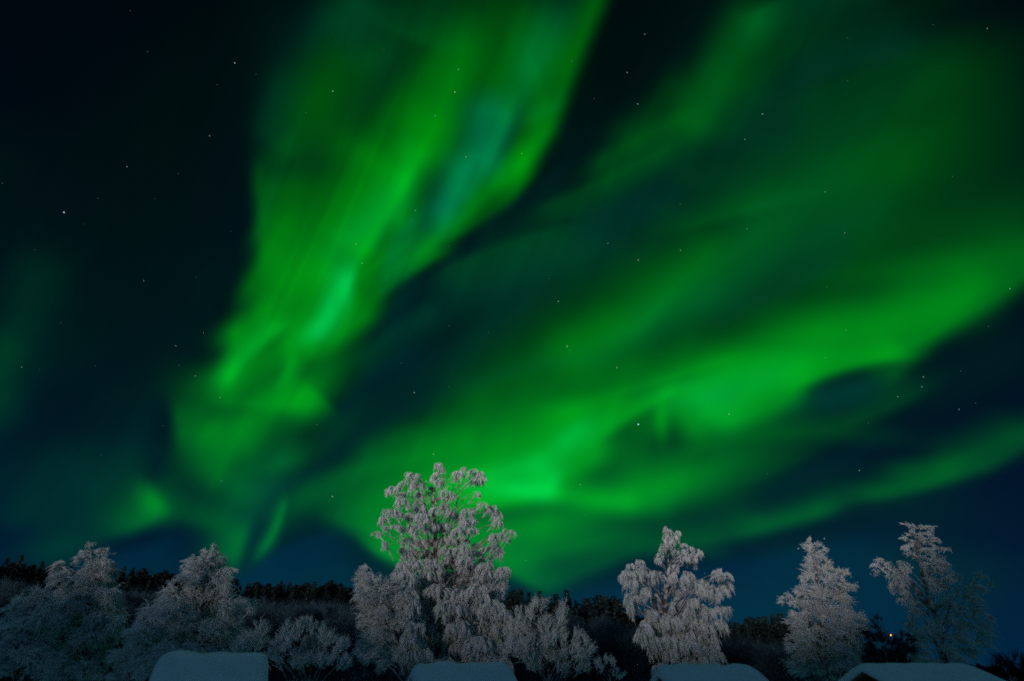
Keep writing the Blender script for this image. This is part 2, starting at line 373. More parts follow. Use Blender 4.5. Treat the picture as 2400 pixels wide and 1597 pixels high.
def thing(name, loc, label, cat, group=None, rz=0.0):
    o = bpy.data.objects.new(name, None); C.objects.link(o)
    o.location = loc; o.rotation_euler = (0, 0, rz); o.empty_display_size = 0.3
    return tag(o, label, cat, group)

class Tubes:
    """collects batches of thin tapered tubes and builds one mesh"""
    def __init__(s): s.V = []; s.F = []; s.n = 0
    def put(s, paths, radii, sides=3):
        N_, S, _ = paths.shape
        t = np.empty_like(paths); t[:, 1:-1] = paths[:, 2:]-paths[:, :-2]
        t[:, 0] = paths[:, 1]-paths[:, 0]; t[:, -1] = paths[:, -1]-paths[:, -2]
        t = norm(t)
        d = paths[:, -1]-paths[:, 0]
        b = norm(np.stack([d[:, 1]+1e-4, -d[:, 0]+1e-4, np.zeros(N_)], -1))[:, None, :]
        b = norm(b - (b*t).sum(-1, keepdims=True)*t)
        n = np.cross(t, b)
        ring = []
        for k in range(sides):
            an = 2*math.pi*k/sides
            ring.append(paths + (b*math.cos(an)+n*math.sin(an))*radii[..., None])
        V = np.stack(ring, 2).reshape(-1, 3)
        i = np.arange(N_)[:, None, None]; j = np.arange(S-1)[None, :, None]; k = np.arange(sides)[None, None, :]
        k2 = (k+1) % sides
        base = i*S*sides
        F = np.stack([base+j*sides+k, base+j*sides+k2, base+(j+1)*sides+k2, base+(j+1)*sides+k], -1).reshape(-1, 4)
        s.V.append(V); s.F.append(F+s.n); s.n += len(V)
    def mesh(s, name, mats): return mesh_from(name, np.concatenate(s.V), [np.concatenate(s.F)], mats)

def grow(rng, roots, dirs, length, droop, S=5, wig=0.15):
    N_ = len(roots); P = np.empty((N_, S, 3)); P[:, 0] = roots
    d = norm(dirs); st = (length/(S-1))[:, None]
    for i in range(1, S):
        d = d + rng.normal(0, wig, (N_, 3)); d[:, 2] -= droop
        d = norm(d); P[:, i] = P[:, i-1]+d*st
    return P
def spline(pts, n):
    pts = np.asarray(pts, float)
    if len(pts) == 2: pts = np.array([pts[0], (pts[0]+pts[1])/2, pts[1]])
    p = np.vstack([2*pts[0]-pts[1], pts, 2*pts[-1]-pts[-2]])
    out = []
    m = len(pts)-1
    for q in np.linspace(0, m-1e-6, n):
        i = int(q); u = q-i; a, b, c, d = p[i:i+4]
        out.append(.5*((2*b)+(-a+c)*u+(2*a-5*b+4*c-d)*u*u+(-a+3*b-3*c+d)*u**3))
    return np.array(out)

# =============================== materials =================================
def new_mat(name):
    m = bpy.data.materials.new(name); m.use_nodes = True
    nt = m.node_tree; return m, nt, nt.nodes['Principled BSDF']
def nd(nt, t, **kw):
    n = nt.nodes.new(t)
    for k, v in kw.items():
        if k in n.inputs: n.inputs[k].default_value = v
        else: setattr(n, k, v)
    return n
def ramp(nt, fac, stops):
    r = nt.nodes.new('ShaderNodeValToRGB'); cr = r.color_ramp
    while len(cr.elements) < len(stops): cr.elements.new(0.5)
    for e, (p, c) in zip(cr.elements, stops): e.position = p; e.color = (*c, 1)
    nt.links.new(fac, r.inputs[0]); return r.outputs[0]
def noise_mat(name, scale, stops, rough=0.9, detail=4.0, bump=None, coord='Object', spec=0.2):
    m, nt, p = new_mat(name)
    tc = nd(nt, 'ShaderNodeTexCoord'); nz = nd(nt, 'ShaderNodeTexNoise', Scale=scale, Detail=detail)
    nt.links.new(tc.outputs[coord], nz.inputs['Vector'])
    nt.links.new(ramp(nt, nz.outputs['Fac'], stops), p.inputs['Base Color'])
    p.inputs['Roughness'].default_value = rough; p.inputs['Specular IOR Level'].default_value = spec
    if bump:
        nb = nd(nt, 'ShaderNodeTexNoise', Scale=bump[0], Detail=5.0)
        nt.links.new(tc.outputs[coord], nb.inputs['Vector'])
        bp = nd(nt, 'ShaderNodeBump', Strength=bump[1], Distance=bump[2])
        nt.links.new(nb.outputs['Fac'], bp.inputs['Height']); nt.links.new(bp.outputs[0], p.inputs['Normal'])
    return m
M_FROST = noise_mat('hoar_frost', 0.9, [(.30, (.46, .56, .54)), (.44, (.84, .83, .88)), (.54, (.66, .74, .68)), (.70, (.88, .83, .87))], detail=6.0)
M_FROST_SHADED = noise_mat('shaded_frost', 0.25, [(.35, (.010, .032, .046)), (.5, (.027, .064, .086)), (.68, (.055, .098, .125))], detail=5.0)  # frost colour darkened to stand for weaker light on slopes and thicket
def bark_mat():
    m, nt, p = new_mat('frosted_bark')
    tc = nd(nt, 'ShaderNodeTexCoord'); nz = nd(nt, 'ShaderNodeTexNoise', Scale=2.5, Detail=5.0)
    nt.links.new(tc.outputs['Object'], nz.inputs['Vector'])
    bark = ramp(nt, nz.outputs['Fac'], [(.35, (.040, .030, .026)), (.5, (.10, .07, .05)), (.58, (.42, .38, .37)), (.75, (.62, .60, .62))])
    g = nd(nt, 'ShaderNodeNewGeometry'); sx = nd(nt, 'ShaderNodeSeparateXYZ'); nt.links.new(g.outputs['Normal'], sx.inputs[0])
    mr = nd(nt, 'ShaderNodeMapRange'); mr.inputs['From Min'].default_value = .25; mr.inputs['From Max'].default_value = .6
    nt.links.new(sx.outputs['Z'], mr.inputs['Value'])
    mx = nd(nt, 'ShaderNodeMix', data_type='RGBA')
    nt.links.new(mr.outputs[0], mx.inputs['Factor']); nt.links.new(bark, mx.inputs['A']); mx.inputs['B'].default_value = (.78, .78, .82, 1)
    nt.links.new(mx.outputs['Result'], p.inputs['Base Color']); p.inputs['Roughness'].default_value = .9
    return m
M_BARK = bark_mat()
M_SNOW = noise_mat('snow', 0.6, [(.3, (.74, .77, .80)), (.7, (.84, .86, .88))], rough=.75, bump=(1.2, .25, .05))
M_SPRUCE = noise_mat('spruce_needles', 1.1, [(.42, (.002, .009, .008)), (.56, (.006, .020, .017)), (.64, (.010, .025, .025)), (.74, (.09, .13, .16))], detail=5.0)
M_LOG = noise_mat('dark_tarred_logs', 3.0, [(.3, (.030, .014, .010)), (.7, (.070, .034, .022))], rough=.85, bump=(8.0, .5, .02))
M_TRIM = noise_mat('weathered_board', 4.0, [(.3, (.10, .06, .045)), (.7, (.18, .12, .09))], rough=.8)
M_GLASS, _nt, _p = new_mat('window_glass'); _p.inputs['Base Color'].default_value = (.02, .03, .04, 1); _p.inputs['Roughness'].default_value = .08
def emit_mat(name, col, s):
    m, nt, p = new_mat(name); p.inputs['Base Color'].default_value = (*col, 1)
    p.inputs['Emission Color'].default_value = (*col, 1); p.inputs['Emission Strength'].default_value = s; return m
M_STAR_W = emit_mat('star_white', (.70, 1.0, .95), .9); M_STAR_B = emit_mat('star_blue', (.45, .75, 1.0), 1.5)
M_STAR_F = emit_mat('star_faint', (.55, .8, .8), .26)
M_LAMP = emit_mat('sodium_lamp', (1.0, .42, .06), 3.0)
for m_ in (M_STAR_W, M_STAR_B, M_STAR_F, M_LAMP): m_.cycles.emission_sampling = 'NONE'
M_METAL, _nt, _p = new_mat('galvanised_steel'); _p.inputs['Base Color'].default_value = (.3, .31, .32, 1); _p.inputs['Metallic'].default_value = .8; _p.inputs['Roughness'].default_value = .5

# ================================ ground ===================================
SKYLINE = [(-200,1310),(0,1312),(50,1306),(100,1322),(200,1328),(280,1334),(350,1340),(420,1346),(540,1362),(620,1366),(700,1370),(780,1368),(850,1380),
 (1000,1392),(1165,1398),(1205,1382),(1270,1390),(1343,1391),(1380,1408),(1425,1398),(1470,1425),(1600,1445),(1700,1450),(1745,1440),(1800,1443),(1860,1446),
 (1950,1470),(2050,1500),(2150,1535),(2300,1556),(2400,1562),(2600,1565)]
DIST = [(-200,330),(500,340),(850,320),(1150,175),(1450,165),(1650,260),(1900,260),(2150,360),(2600,420)]
_az, _te = [], []
for x, y in SKYLINE:
    d = sky_dir(x, y); _az.append(math.atan2(d[0], d[1])); _te.append(d[2]/math.hypot(d[0], d[1]))
_dz = [math.atan2(*sky_dir(x, 1450)[:2]) for x, _ in DIST]; _dd = [v for _, v in DIST]
def ridge_tan(az): return np.interp(az, _az, _te)
def ridge_dist(az): return np.interp(az, _dz, _dd)
TREE_H = 12.5
# unseen rise added behind the camera to shade low garden and outer trees: (x, crest height)
SHADE_RISE = [(-400,22),(-120,20),(-104,19),(-94,15),(-85,12.2),(-66,10.6),(-46,10.6),(-30,10.8),(-18,12.4),(-9,16),(-2,21.5),(5,27),(16,28),(400,30)]
def ground_z(x, y):
    x = np.asarray(x, float); y = np.asarray(y, float)
    r = np.hypot(x, y); az = np.arctan2(x, y)
    Dr = ridge_dist(np.clip(az, -1.0, 1.0)); zr = CAM[2]+Dr*ridge_tan(np.clip(az, -1.0, 1.0))-TREE_H
    t = np.clip((r-95)/(Dr*.97-95), 0, 1); f = t*t*(3-2*t)*.55+t*.45
    front = np.clip((1.35-np.abs(az))/.35, 0, 1)
    z = zr*f*front
    z = np.where(r > Dr*1.1, z-(r-Dr*1.1)*.02*front, z)
    cz = np.interp(x, [c[0] for c in SHADE_RISE], [c[1] for c in SHADE_RISE])
    s = np.clip((-y-22)/30, 0, 1); back = cz*s*s*(3-2*s)
    return np.where(y < -20, back, np.maximum(z, -30))
def build_ground():
    R = np.concatenate([np.linspace(0, 100, 41)[1:], np.linspace(100, 420, 65)[1:], np.geomspace(430, 6000, 26)])
    A = np.linspace(-math.pi, math.pi, 361)[:-1]
    rr, aa = np.meshgrid(R, A, indexing='ij')
    X = rr*np.sin(aa); Y = rr*np.cos(aa); Z = ground_z(X, Y)
    rng = np.random.default_rng(5); Z = Z + rng.normal(0, .05, Z.shape)*(rr < 400)
    Z = np.where(rr > 500, np.maximum(Z-(rr-500)*.004, -40), Z)
    V = np.vstack([[0, 0, 0], np.stack([X, Y, Z], -1).reshape(-1, 3)])
    n = len(A); i = np.arange(len(R)-1)[:, None]; j = np.arange(n)[None, :]; j2 = (j+1) % n
    Q = np.stack([1+i*n+j, 1+(i+1)*n+j, 1+(i+1)*n+j2, 1+i*n+j2], -1).reshape(-1, 4)
    T = np.stack([np.zeros(n, int), 1+np.arange(n), 1+(np.arange(n)+1) % n], -1)
    tag(add('snowy_ground', mesh_from('snowy_ground', V, [Q[:, ::-1], T[:, ::-1]], [M_SNOW])), kind='structure')
build_ground()

# ================================ stars ====================================
STARS = [(550,148,.9),(305,26,.4),(346,122,.3),(600,174,.2),(509,199,.3),(900,117,.3),(1075,163,.75),(780,214,1),(1066,216,1),(1020,272,.4),(717,265,.3),(1092,368,.6),(491,319,.5),
 (298,391,.6),(418,407,.3),(229,465,.3),(363,466,.3),(150,498,1.7),(973,493,.5),(966,518,.3),(834,572,.6),(849,617,.6),(1053,578,.3),(82,586,.3),(197,525,.2),(541,543,.3),(460,650,.4),
 (337,659,.3),(142,756,.3),(1052,764,.4),(1144,780,.3),(6,430,.4),(1511,81,.5),(1470,170,.7),(1392,232,.4),(1495,244,.9),(1787,268,.7),(1746,327,.5),(1987,190,.3),(1986,89,.3),(2187,58,.3),
 (2314,67,.6),(2233,414,.4),(1934,450,.6),(1594,479,.4),(1425,571,.4),(1595,587,.5),(1496,610,.9),(1980,546,.5),(1309,707,.7),(2367,677,.7),(1937,672,.3),(1340,144,.4),(1223,360,.5),
 (1751,536,.3),(1287,654,.3),(412,811,.5),(419,857,.3),(458,881,.5),(51,861,.5),(93,867,.4),(224,858,.3),(382,998,.4),(515,932,.4),(743,996,.4),(971,921,.7),(941,852,.4),(1052,906,.3),
 (519,1127,.3),(779,1164,.8),(1016,1065,.7),(237,1067,.3),(477,780,.3),(1329,812,1.),(1335,822,.3),(1446,862,.7),(1496,995,1.9),(1709,971,.6),(1983,773,.4),(2252,870,.4),(2164,884,.6),
 (2161,907,.5),(2104,930,.6),(2287,945,.3),(2248,960,.5),(2035,992,.3),(2014,1103,.6),(1360,1136,.5),(1799,1111,.3),(1932,1263,.6),(1871,1286,.7),(1652,1345,.4),(1232,1314,.4),(1373,1207,.3),
 (1934,839,.3),(2317,766,.3)]
def build_stars():
    V, F, mi = [], [], []
    O = np.array([(1,0,0),(-1,0,0),(0,1,0),(0,-1,0),(0,0,1),(0,0,-1)], float)
    T = np.array([(0,2,4),(2,1,4),(1,3,4),(3,0,4),(2,0,5),(1,2,5),(3,1,5),(0,3,5)])
    for i, (x, y, m) in enumerate(STARS):
        R = 9000.0
        q = sky_dir(x, y); p = q*R + CAM
        r = R*(.27+.68*m)/FPX*(q[1]*math.cos(PITCH)+q[2]*math.sin(PITCH))
        F.append(T+len(V)*6); V.append(p+O*r); mi += [1 if m > 1.5 or i % 9 == 0 else (0 if m >= .5 else 2)]*8
    o = add('stars', mesh_from('stars', np.vstack(V), [np.vstack(F)], [M_STAR_W, M_STAR_B, M_STAR_F], True, mi))
    tag(o, kind='structure')
build_stars()

# =============================== far forest ================================
def spruce_mesh(seed, h=12.0, w=1.9, pine=False):
    rng = np.random.default_rng(seed); V = []; F = []; n = 0
    def quad(a, b, c, d):
        nonlocal n
        V.extend([a, b, c, d]); F.append((n, n+1, n+2, n+3)); n += 4
    levels = 22
    for k in range(levels):
        t = (k+.5)/levels
        z = h*(.03+.95*t)
        if pine: z = h*(.25+.72*t); R = w*1.25*math.sin(math.pi*min(1, .22+.72*t))*rng.uniform(.75, 1.15)
        else: R = w*(1-t)**.85*rng.uniform(.8, 1.15)+.12
        nb = 9 if t < .7 else 6
        for j in range(nb):
            an = 2*math.pi*(j+rng.random())/nb; L = R*rng.uniform(.6, 1.15)
            d = np.array([math.cos(an), math.sin(an), 0]); s = np.array([-d[1], d[0], 0])
            dr = (-.25 if not pine else .15)+rng.normal(0, .12)
            p0 = np.array([0, 0, z]); pm = p0+d*L*.55+np.array([0, 0, L*dr*.45]); p1 = p0+d*L+np.array([0, 0, L*dr*1.2])
            wd = .16+.20*L
            quad(p0, pm+s*wd, p1, pm-s*wd)
            for q in range(3):
                c = p0+(p1-p0)*rng.uniform(.3, .95); a = d*rng.uniform(-.2, .35)+s*rng.normal(0, .35)
                dn = np.array([0, 0, -rng.uniform(.25, .6)])
                quad(c-s*.13, c+a*.5+s*.1, c+a+dn, c+dn*.8-s*.2)
    V = np.array(V); a = np.arange(6)*math.pi/3
    tv = []
    for zz, rr in ((0, .16), (h*.97, .02)): tv += [(rr*math.cos(q), rr*math.sin(q), zz) for q in a]
    tf = [(n+i, n+(i+1) % 6, n+6+(i+1) % 6, n+6+i) for i in range(6)]
    V = np.vstack([V, tv]); F = np.array(F+tf)
    mi = [0]*(len(F)-6)+[1]*6
    return mesh_from('spruce_tree' if not pine else 'pine_tree', V, [F], [M_SPRUCE, M_BARK], False, mi)
SPRUCES = [spruce_mesh(11, 12, 1.8), spruce_mesh(12, 12, 2.2), spruce_mesh(13, 12, 1.6), spruce_mesh(14, 12, 2.6), spruce_mesh(15, 12, 2.3, True), spruce_mesh(16, 12, 2.7, True)]
def far_forest():
    rng = random.Random(4); count = 0
    for row, (frac, step, hs) in enumerate(((1.0, 1.0, 1.0), (.965, 1.15, .97), (.91, 1.5, .95), (.82, 2.3, .85))):
        az = -.90
        while az < .86:
            Dr = float(ridge_dist(az)); r = Dr*frac*rng.uniform(.97, 1.02)
            x, y = r*math.sin(az), r*math.cos(az)
            k = rng.choice((0, 1, 2, 3, 4, 4, 5, 5)); pine = k > 3
            sc = hs*rng.uniform(.68, 1.12)
            o = add('pine_tree' if pine else 'spruce_tree', SPRUCES[k], loc=(x, y, float(ground_z(x, y))-.3))
            o.scale = (sc*rng.uniform(1.25, 1.8), sc*rng.uniform(1.25, 1.8), sc*TREE_H/12); o.rotation_euler = (0, 0, rng.uniform(0, 6.3))
            where = 'on the crest of the dark hill' if row == 0 else ('just below the crest of the dark hill' if row == 1 else 'lower on the dark hillside')
            if pine: tag(o, 'distant dark round-topped pine '+where, 'tree', 'dark pines '+where)
            else: tag(o, 'distant dark pointed spruce '+where, 'tree', 'dark spruces '+where)
            az += step*rng.uniform(2.2, 3.8)/r; count += 1
    return count
far_forest()

def slope_birch_mesh(seed):
    rng = np.random.default_rng(seed); T = Tubes(); h = 8.5
    stem = spline([(0, 0, 0), (.15, .1, 3), (-.1, 0, 6), (.1, .1, 8)], 8)[None]
    T.put(stem, np.linspace(.12, .03, 8)[None], 5)
    n = 62
    u = norm(rng.normal(size=(n, 3))); c = np.array([0, 0, 5.2])+u*np.array([2.5, 2.5, 3.2])*rng.uniform(.35, 1, (n, 1))
    st = np.stack([np.zeros(n), np.zeros(n), np.clip(c[:, 2]-1.4, .8, 7)], -1)
    mid = (st+c)/2+np.array([0, 0, .35])
    T.put(np.stack([st, mid, c], 1), np.tile([.045, .03, .015], (n, 1)))
    m = 1500
    who = rng.integers(0, n, m); roots = c[who]+rng.normal(0, .42, (m, 3))
    P = grow(rng, roots, norm(roots-np.array([0, 0, 4.0]))+[0, 0, .4], rng.uniform(.5, 1.3, m), .22, 4, .2)
    T.put(P, np.tile([.034, .028, .020, .008], (m, 1)))
    return T.mesh('slope_birch', [M_FROST_SHADED])
BIRCH = [slope_birch_mesh(s) for s in (21, 22, 23)]
def slope_birches():
    rng = random.Random(9); n = 0; tries = 0
    while n < 285 and tries < 4000:
        tries += 1
        az = rng.uniform(-.86, .80); Dr = float(ridge_dist(az)); r = rng.uniform(88, Dr*.86)
        x, y = r*math.sin(az), r*math.cos(az); z = float(ground_z(x, y)); s = rng.uniform(.75, 1.25)
        if (z+9.0*s-CAM[2])/r > float(ridge_tan(az))-.022: continue
        o = add('slope_birch', BIRCH[n % 3], loc=(x, y, z-.2)); o.scale = (s*1.15, s*1.15, s); o.rotation_euler = (0, 0, rng.uniform(0, 6.3))
        far = r > .5*Dr+40
        side = 'left of the tallest birch' if az < -.1 else 'right of the tallest birch'
        if far: tag(o, 'dim grey bare birch high on the hillside '+side, 'tree', 'bare birches high on the hillside '+side)
        else: tag(o, 'dim grey bare birch low on the slope behind the garden '+side, 'tree', 'bare birches low on the slope '+side)
        n += 1
slope_birches()

def brushwood():
    rng = np.random.default_rng(77); T = Tubes(); n = 26000
    az = rng.uniform(-.9, .84, n*2); r = rng.uniform(62, 330, n*2)**1.0
    keep = r < ridge_dist(az)*.99; az = az[keep][:n]; r = r[keep][:n]; n = len(r)
    x = r*np.sin(az); y = r*np.cos(az)
    roots = np.stack([x, y, ground_z(x, y)], -1)
    sz = rng.uniform(.8, 2.0, n)*(1+r/160)
    P = grow(rng, roots, rng.normal(0, .45, (n, 3))+[0, 0, 1], sz, .12, 4, .18)
    T.put(P, np.array([.05, .042, .030, .010])[None]*(.6+r/150)[:, None])
    for q in range(4):
        i = rng.integers(1, 3, n); rr = P[np.arange(n), i]
        P2 = grow(rng, rr, rng.normal(0, .8, (n, 3))+[0, 0, .4], sz*rng.uniform(.35, .7, n), .2, 3, .2)
        T.put(P2, np.array([.036, .028, .010])[None]*(.6+r/150)[:, None])
    o = add('brushwood', T.mesh('brushwood', [M_FROST_SHADED])); tag(o, 'thin grey brushwood covering the slopes below the dark forest', 'brushwood', None, 'stuff')
brushwood()

# ============================ frosted garden trees =========================
def frosted_tree(name, label, D, trunk, clumps, style, seed, group=None, cat='tree', r0=.22, droop_top=None, base=None, mat=None, limbs=()):
    """trunk: surveyed points top to bottom; clumps: (x, y, rx, ry) foliage masses"""
    rng = np.random.default_rng(seed)
    tp = [at(x, y, D) for x, y in trunk]
    foot = tp[-1].copy(); foot[2] = 0.0
    axis = spline([foot]+[p for p in tp[::-1] if p[2] > .5], 26)
    root = thing(name, tuple(foot), label, cat, group)
    off = -foot
    W = Tubes()
    W.put(axis[None]+off, (np.linspace(1, 0, 26)**.8*r0+.022)[None], 8)
    K = Tubes()
    xs = [c[0] for c in clumps]; half = (max(xs)-min(xs))/2
    lo_z = axis[0, 2]; hi_z = axis[-1, 2]
    for lm in limbs:                                   # bare limbs that show between the clumps
        pts = [at(x, y, D) for x, y in lm[:-1]]
        sp_ = spline(pts, 8)[None]; W.put(sp_+off, np.linspace(lm[-1], .02, 8)[None], 5)
    for cl in clumps:
        x, y, rx, ry = cl[:4]
        if y > 1320:                                   # the lower skirts hang unevenly
            y += rng.uniform(-9, 9); x += rng.uniform(-5, 5); ry *= rng.uniform(1.1, 1.7); rx *= rng.uniform(.8, 1.2)
        p = at(x, y, D); s = px_size(p)
        tx = axis[np.argmin(abs(axis[:, 2]-p[2]))]
        w_here = max([abs(c[0]-x)*s for c in clumps if abs(c[1]-y) < 30]+[rx*s])
        room = math.sqrt(max(.1, 1-(min(abs(p[0]-tx[0])/(w_here*.75+.3), .95))**2))*w_here*.45
        dep = rng.uniform(-1, .75)*room
        if len(cl) > 4: dep = cl[4]
        p = at(x, y, D+dep)
        a, b = rx*s, ry*s
        # limb: leaves the trunk lower down and arches up to the clump
        hd = abs(p[0]-tx[0])+abs(dep)
        zs = max(lo_z+.4, p[2]-.25-.75*hd*style.get('arch', 1.0)); i0 = int(np.argmin(abs(axis[:, 2]-zs))); st = axis[i0]
        mid = st*.45+p*.55+np.array([0, 0, .18*hd])
        en = p+np.array([0, 0, .25*b])
        W.put(spline([st, mid, en], 7)[None]+off, np.linspace(.018+(.004 if style['kind'] == 'up' else .007)*hd, .011, 7)[None], 4)
        n = 14+int(style.get('dens', 1.0)*rx*ry/{'droop': 2.6, 'spread': 3.3, 'up': 2.0}[style['kind']]*(1.2 if y > 1320 else 1.0))
        m = max(4, n//9); who = rng.integers(0, m, n)         # twigs grow in tufts that share a bough
        um = norm(rng.normal(size=(m, 3)))*(rng.random((m, 1))**.42)
        jm = rng.normal(0, 1, (m, 3)); lm_ = rng.uniform(.7, 1.3, m)[who]
        if style['kind'] == 'droop': um[:, 2] = np.where(rng.random(m) < .72, abs(um[:, 2]), um[:, 2])
        u = um[who]; jit = jm[who]
        sp_r = rng.normal(0, 1, (n, 3))*np.array([2.2, 2.2, 1.4])*s
        if style['kind'] == 'droop':
            roots = p+(u*np.array([.84, .84, .72])+[0, 0, .22])*np.array([a, a, b])+sp_r*.8
            dirs = norm(u*np.array([1, 1, .3])+jit*.35+rng.normal(0, .22, (n, 3)))*.7+[0, 0, .02]
            Lg = rng.uniform(.55, 1.25, n)*np.clip(1.25*ry, 7, 17)*lm_*s*style.get('len', 1); dr = style.get('g', .75)
        elif style['kind'] == 'spread':
            roots = p+u*np.array([a, a, b])*.72+sp_r*.8
            out_ = roots-np.array([tx[0], tx[1]+0, p[2]-1.0])
            dirs = norm(norm(out_)*.9+jit*.38+rng.normal(0, .22, (n, 3)))+[0, 0, .18]
            Lg = rng.uniform(.6, 1.25, n)*np.clip(1.5*min(rx, ry), 8, 21)*lm_*s*style.get('len', 1); dr = style.get('g', .2)
        else:
            roots = p+u*np.array([a, a, b])*.82
            out_ = roots-np.array([foot[0], foot[1], max(.3, foot[2]+p[2]*.25)])
            dirs = norm(norm(out_)+jit*.34+rng.normal(0, .25, (n, 3))+[0, 0, .25])
            Lg = rng.uniform(10, 21, n)*s*style.get('len', 1); dr = style.get('g', .03)
        # boughs inside the clump that carry the twigs
        nb = max(4, n//14)
        tips = p+norm(rng.normal(size=(nb, 3)))*np.array([a, a, b])*rng.uniform(.5, .95, (nb, 1))
        bs = en+(st-en)*rng.uniform(0, .22, (nb, 1))
        K.put(np.stack([bs, (bs+tips)/2+[0, 0, .18*b], tips], 1)+off, np.tile([.03, .024, .014], (nb, 1)))
        th = (.62 if style['kind'] == 'up' else .74)*style.get('th', 1.0)*s/.036
        P = grow(rng, roots, dirs, Lg, dr, 5, style.get('wig', .10))
        K.put(P+off, np.array([.030, .029, .026, .021, .009])[None]*th*rng.uniform(.65, 1.15, (n, 1)))
        for q in range(2):
            i = rng.integers(1, 4, n); r_ = P[np.arange(n), i]; tg = norm(P[np.arange(n), i+1]-P[np.arange(n), i-1])
            d = tg+norm(rng.normal(size=(n, 3)))*.6
            if style['kind'] == 'up': d = d+[0, 0, .15]
            P2 = grow(rng, r_, d, Lg*rng.uniform(.25, .55, n), dr*.8, 3, .12)
            K.put(P2+off, np.array([.023, .020, .009])[None]*th*rng.uniform(.7, 1.15, (n, 1)))
    t_ = add('trunk', W.mesh('trunk', [M_BARK]), root)
    c_ = add('crown', K.mesh('crown', [mat or M_FROST]), root)
    return root
DROOP = dict(kind='droop'); SPREAD = dict(kind='spread'); UP = dict(kind='up')
G_ = 'frosted birches behind the cabins'
BIG = [(962,1400,16,16,-3.5),(966,1440,20,18,-4),(975,1480,22,20,-4.5),(960,1515,24,18,-4.5),(950,1550,24,18,-4),(995,1545,24,18,-3.5),(1022,1385,16,14),(1018,1450,18,16),(1026,1098,13,13),(1027,1117,15,13),(1034,1134,13,11),(972,1118,20,11),(960,1133,20,13),(985,1140,10,14),(1073,1114,13,12),(1086,1100,8,6),(1066,1126,10,8),(1118,1112,20,13),(1124,1128,18,13),(1100,1130,9,8),
 (928,1146,18,9),(912,1154,9,10),(942,1160,12,10),(940,1178,16,14),(985,1160,10,14),(984,1182,11,14),(1006,1146,9,8),(1006,1158,6,8),(1046,1156,16,8),(1058,1166,9,12),(1034,1172,12,10),(1044,1188,11,14),(1118,1162,9,9),
 (916,1201,17,12),(900,1218,11,13),(934,1205,14,9),(960,1212,14,14),(990,1196,16,14),(990,1215,18,14),(1020,1195,12,10),(1056,1206,18,14),(1092,1208,16,12),(1100,1224,14,12),(1084,1224,14,14),
 (1132,1187,20,9),(1152,1194,16,11),(1165,1206,11,14),(1168,1226,7,14),(1112,1196,10,8),
 (926,1236,22,7),(900,1242,16,8),(882,1252,8,9),(955,1240,16,14),(980,1245,20,16),(1010,1235,20,16),(1040,1240,20,18),(1075,1246,18,14),(1100,1246,14,9),(1116,1244,8,8),
 (902,1281,10,10),(960,1270,16,14),(950,1290,14,16),(990,1275,20,16),(1020,1272,18,14),(1050,1270,22,16),(1082,1268,18,12),(1190,1246,12,6),(1200,1252,6,7),(1178,1256,14,8),(1160,1262,14,10),(1186,1266,10,7),(1166,1282,13,14),(1164,1304,8,14),(1172,1296,6,10),(1120,1280,14,8),(1140,1290,12,10),
 (975,1300,22,16),(955,1312,14,12),(1010,1300,24,16),(1050,1296,22,16),(1085,1292,22,16),(1110,1300,18,12),(1100,1315,24,14),(1135,1310,14,10),
 (945,1332,20,12),(930,1342,12,12),(975,1328,24,16),(1010,1330,24,18),(1055,1325,26,18),(1100,1332,26,16),(1140,1332,22,14),(1170,1338,14,8),(1182,1350,8,12),
 (950,1358,26,16),(990,1362,28,18),(1035,1360,28,18),(1080,1360,28,18),(1125,1362,28,18),(1162,1368,20,18),(1178,1384,10,16),(945,1390,28,18),(985,1398,30,20),(1030,1398,30,20),(1075,1398,30,20),(1120,1400,30,20),(1160,1405,20,20),
 (950,1430,30,20),(1000,1435,34,20),(1050,1438,34,20),(1100,1440,34,20),(1150,1442,28,20),(1185,1450,22,16),(960,1475,34,22),(1015,1478,36,22),(1070,1480,36,22),(1125,1482,36,22),(1175,1485,28,20),(1200,1500,14,14),(955,1520,34,22),(1010,1522,36,22),(1065,1525,36,22),(1120,1525,36,22),(1170,1522,30,20),(980,1560,36,20),(1040,1565,36,20),(1100,1565,36,20),(1160,1562,36,20)]
frosted_tree('silver_birch', 'tallest frost-covered birch with drooping rime clumps against the green aurora', 50,
 [(1024,1108),(1018,1150),(1016,1190),(1020,1250),(1021,1330),(1022,1400),(1028,1590)], BIG, dict(kind='droop', dens=1.05), 101, G_, r0=.30,
 limbs=[[(1022,1300),(1060,1200),(1085,1150),(1112,1120),.05],[(1030,1270),(1062,1206),(1095,1182),(1125,1177),.05],[(1066,1205),(1075,1150),(1074,1118),.035],[(1017,1185),(1006,1160),(1002,1148),.03],
  [(1016,1290),(985,1240),(950,1180),(925,1150),.05],[(1010,1300),(960,1270),(920,1276),(905,1277),.035],[(1040,1330),(1100,1290),(1150,1255),(1195,1247),.05],[(1078,1172),(1100,1160),(1114,1158),.025],[(1020,1380),(1000,1355),(984,1345),.045],[(1020,1395),(1000,1375),(985,1372),.035]])
LEFTSAT = [(858,1346,10,8),(866,1358,16,10),(888,1364,16,9),(905,1366,8,6),(862,1376,20,12),(885,1382,22,14),(908,1392,20,14),(846,1392,8,7),(866,1402,22,14),(895,1412,24,16),(872,1430,24,16),(905,1440,26,16),(930,1420,16,14),(862,1455,18,14),(890,1465,28,18),(925,1470,24,18),
 (870,1492,22,16),(905,1500,28,18),(860,1520,16,14),(890,1532,28,16),(925,1540,26,16),(870,1550,14,12),(905,1562,20,12)]
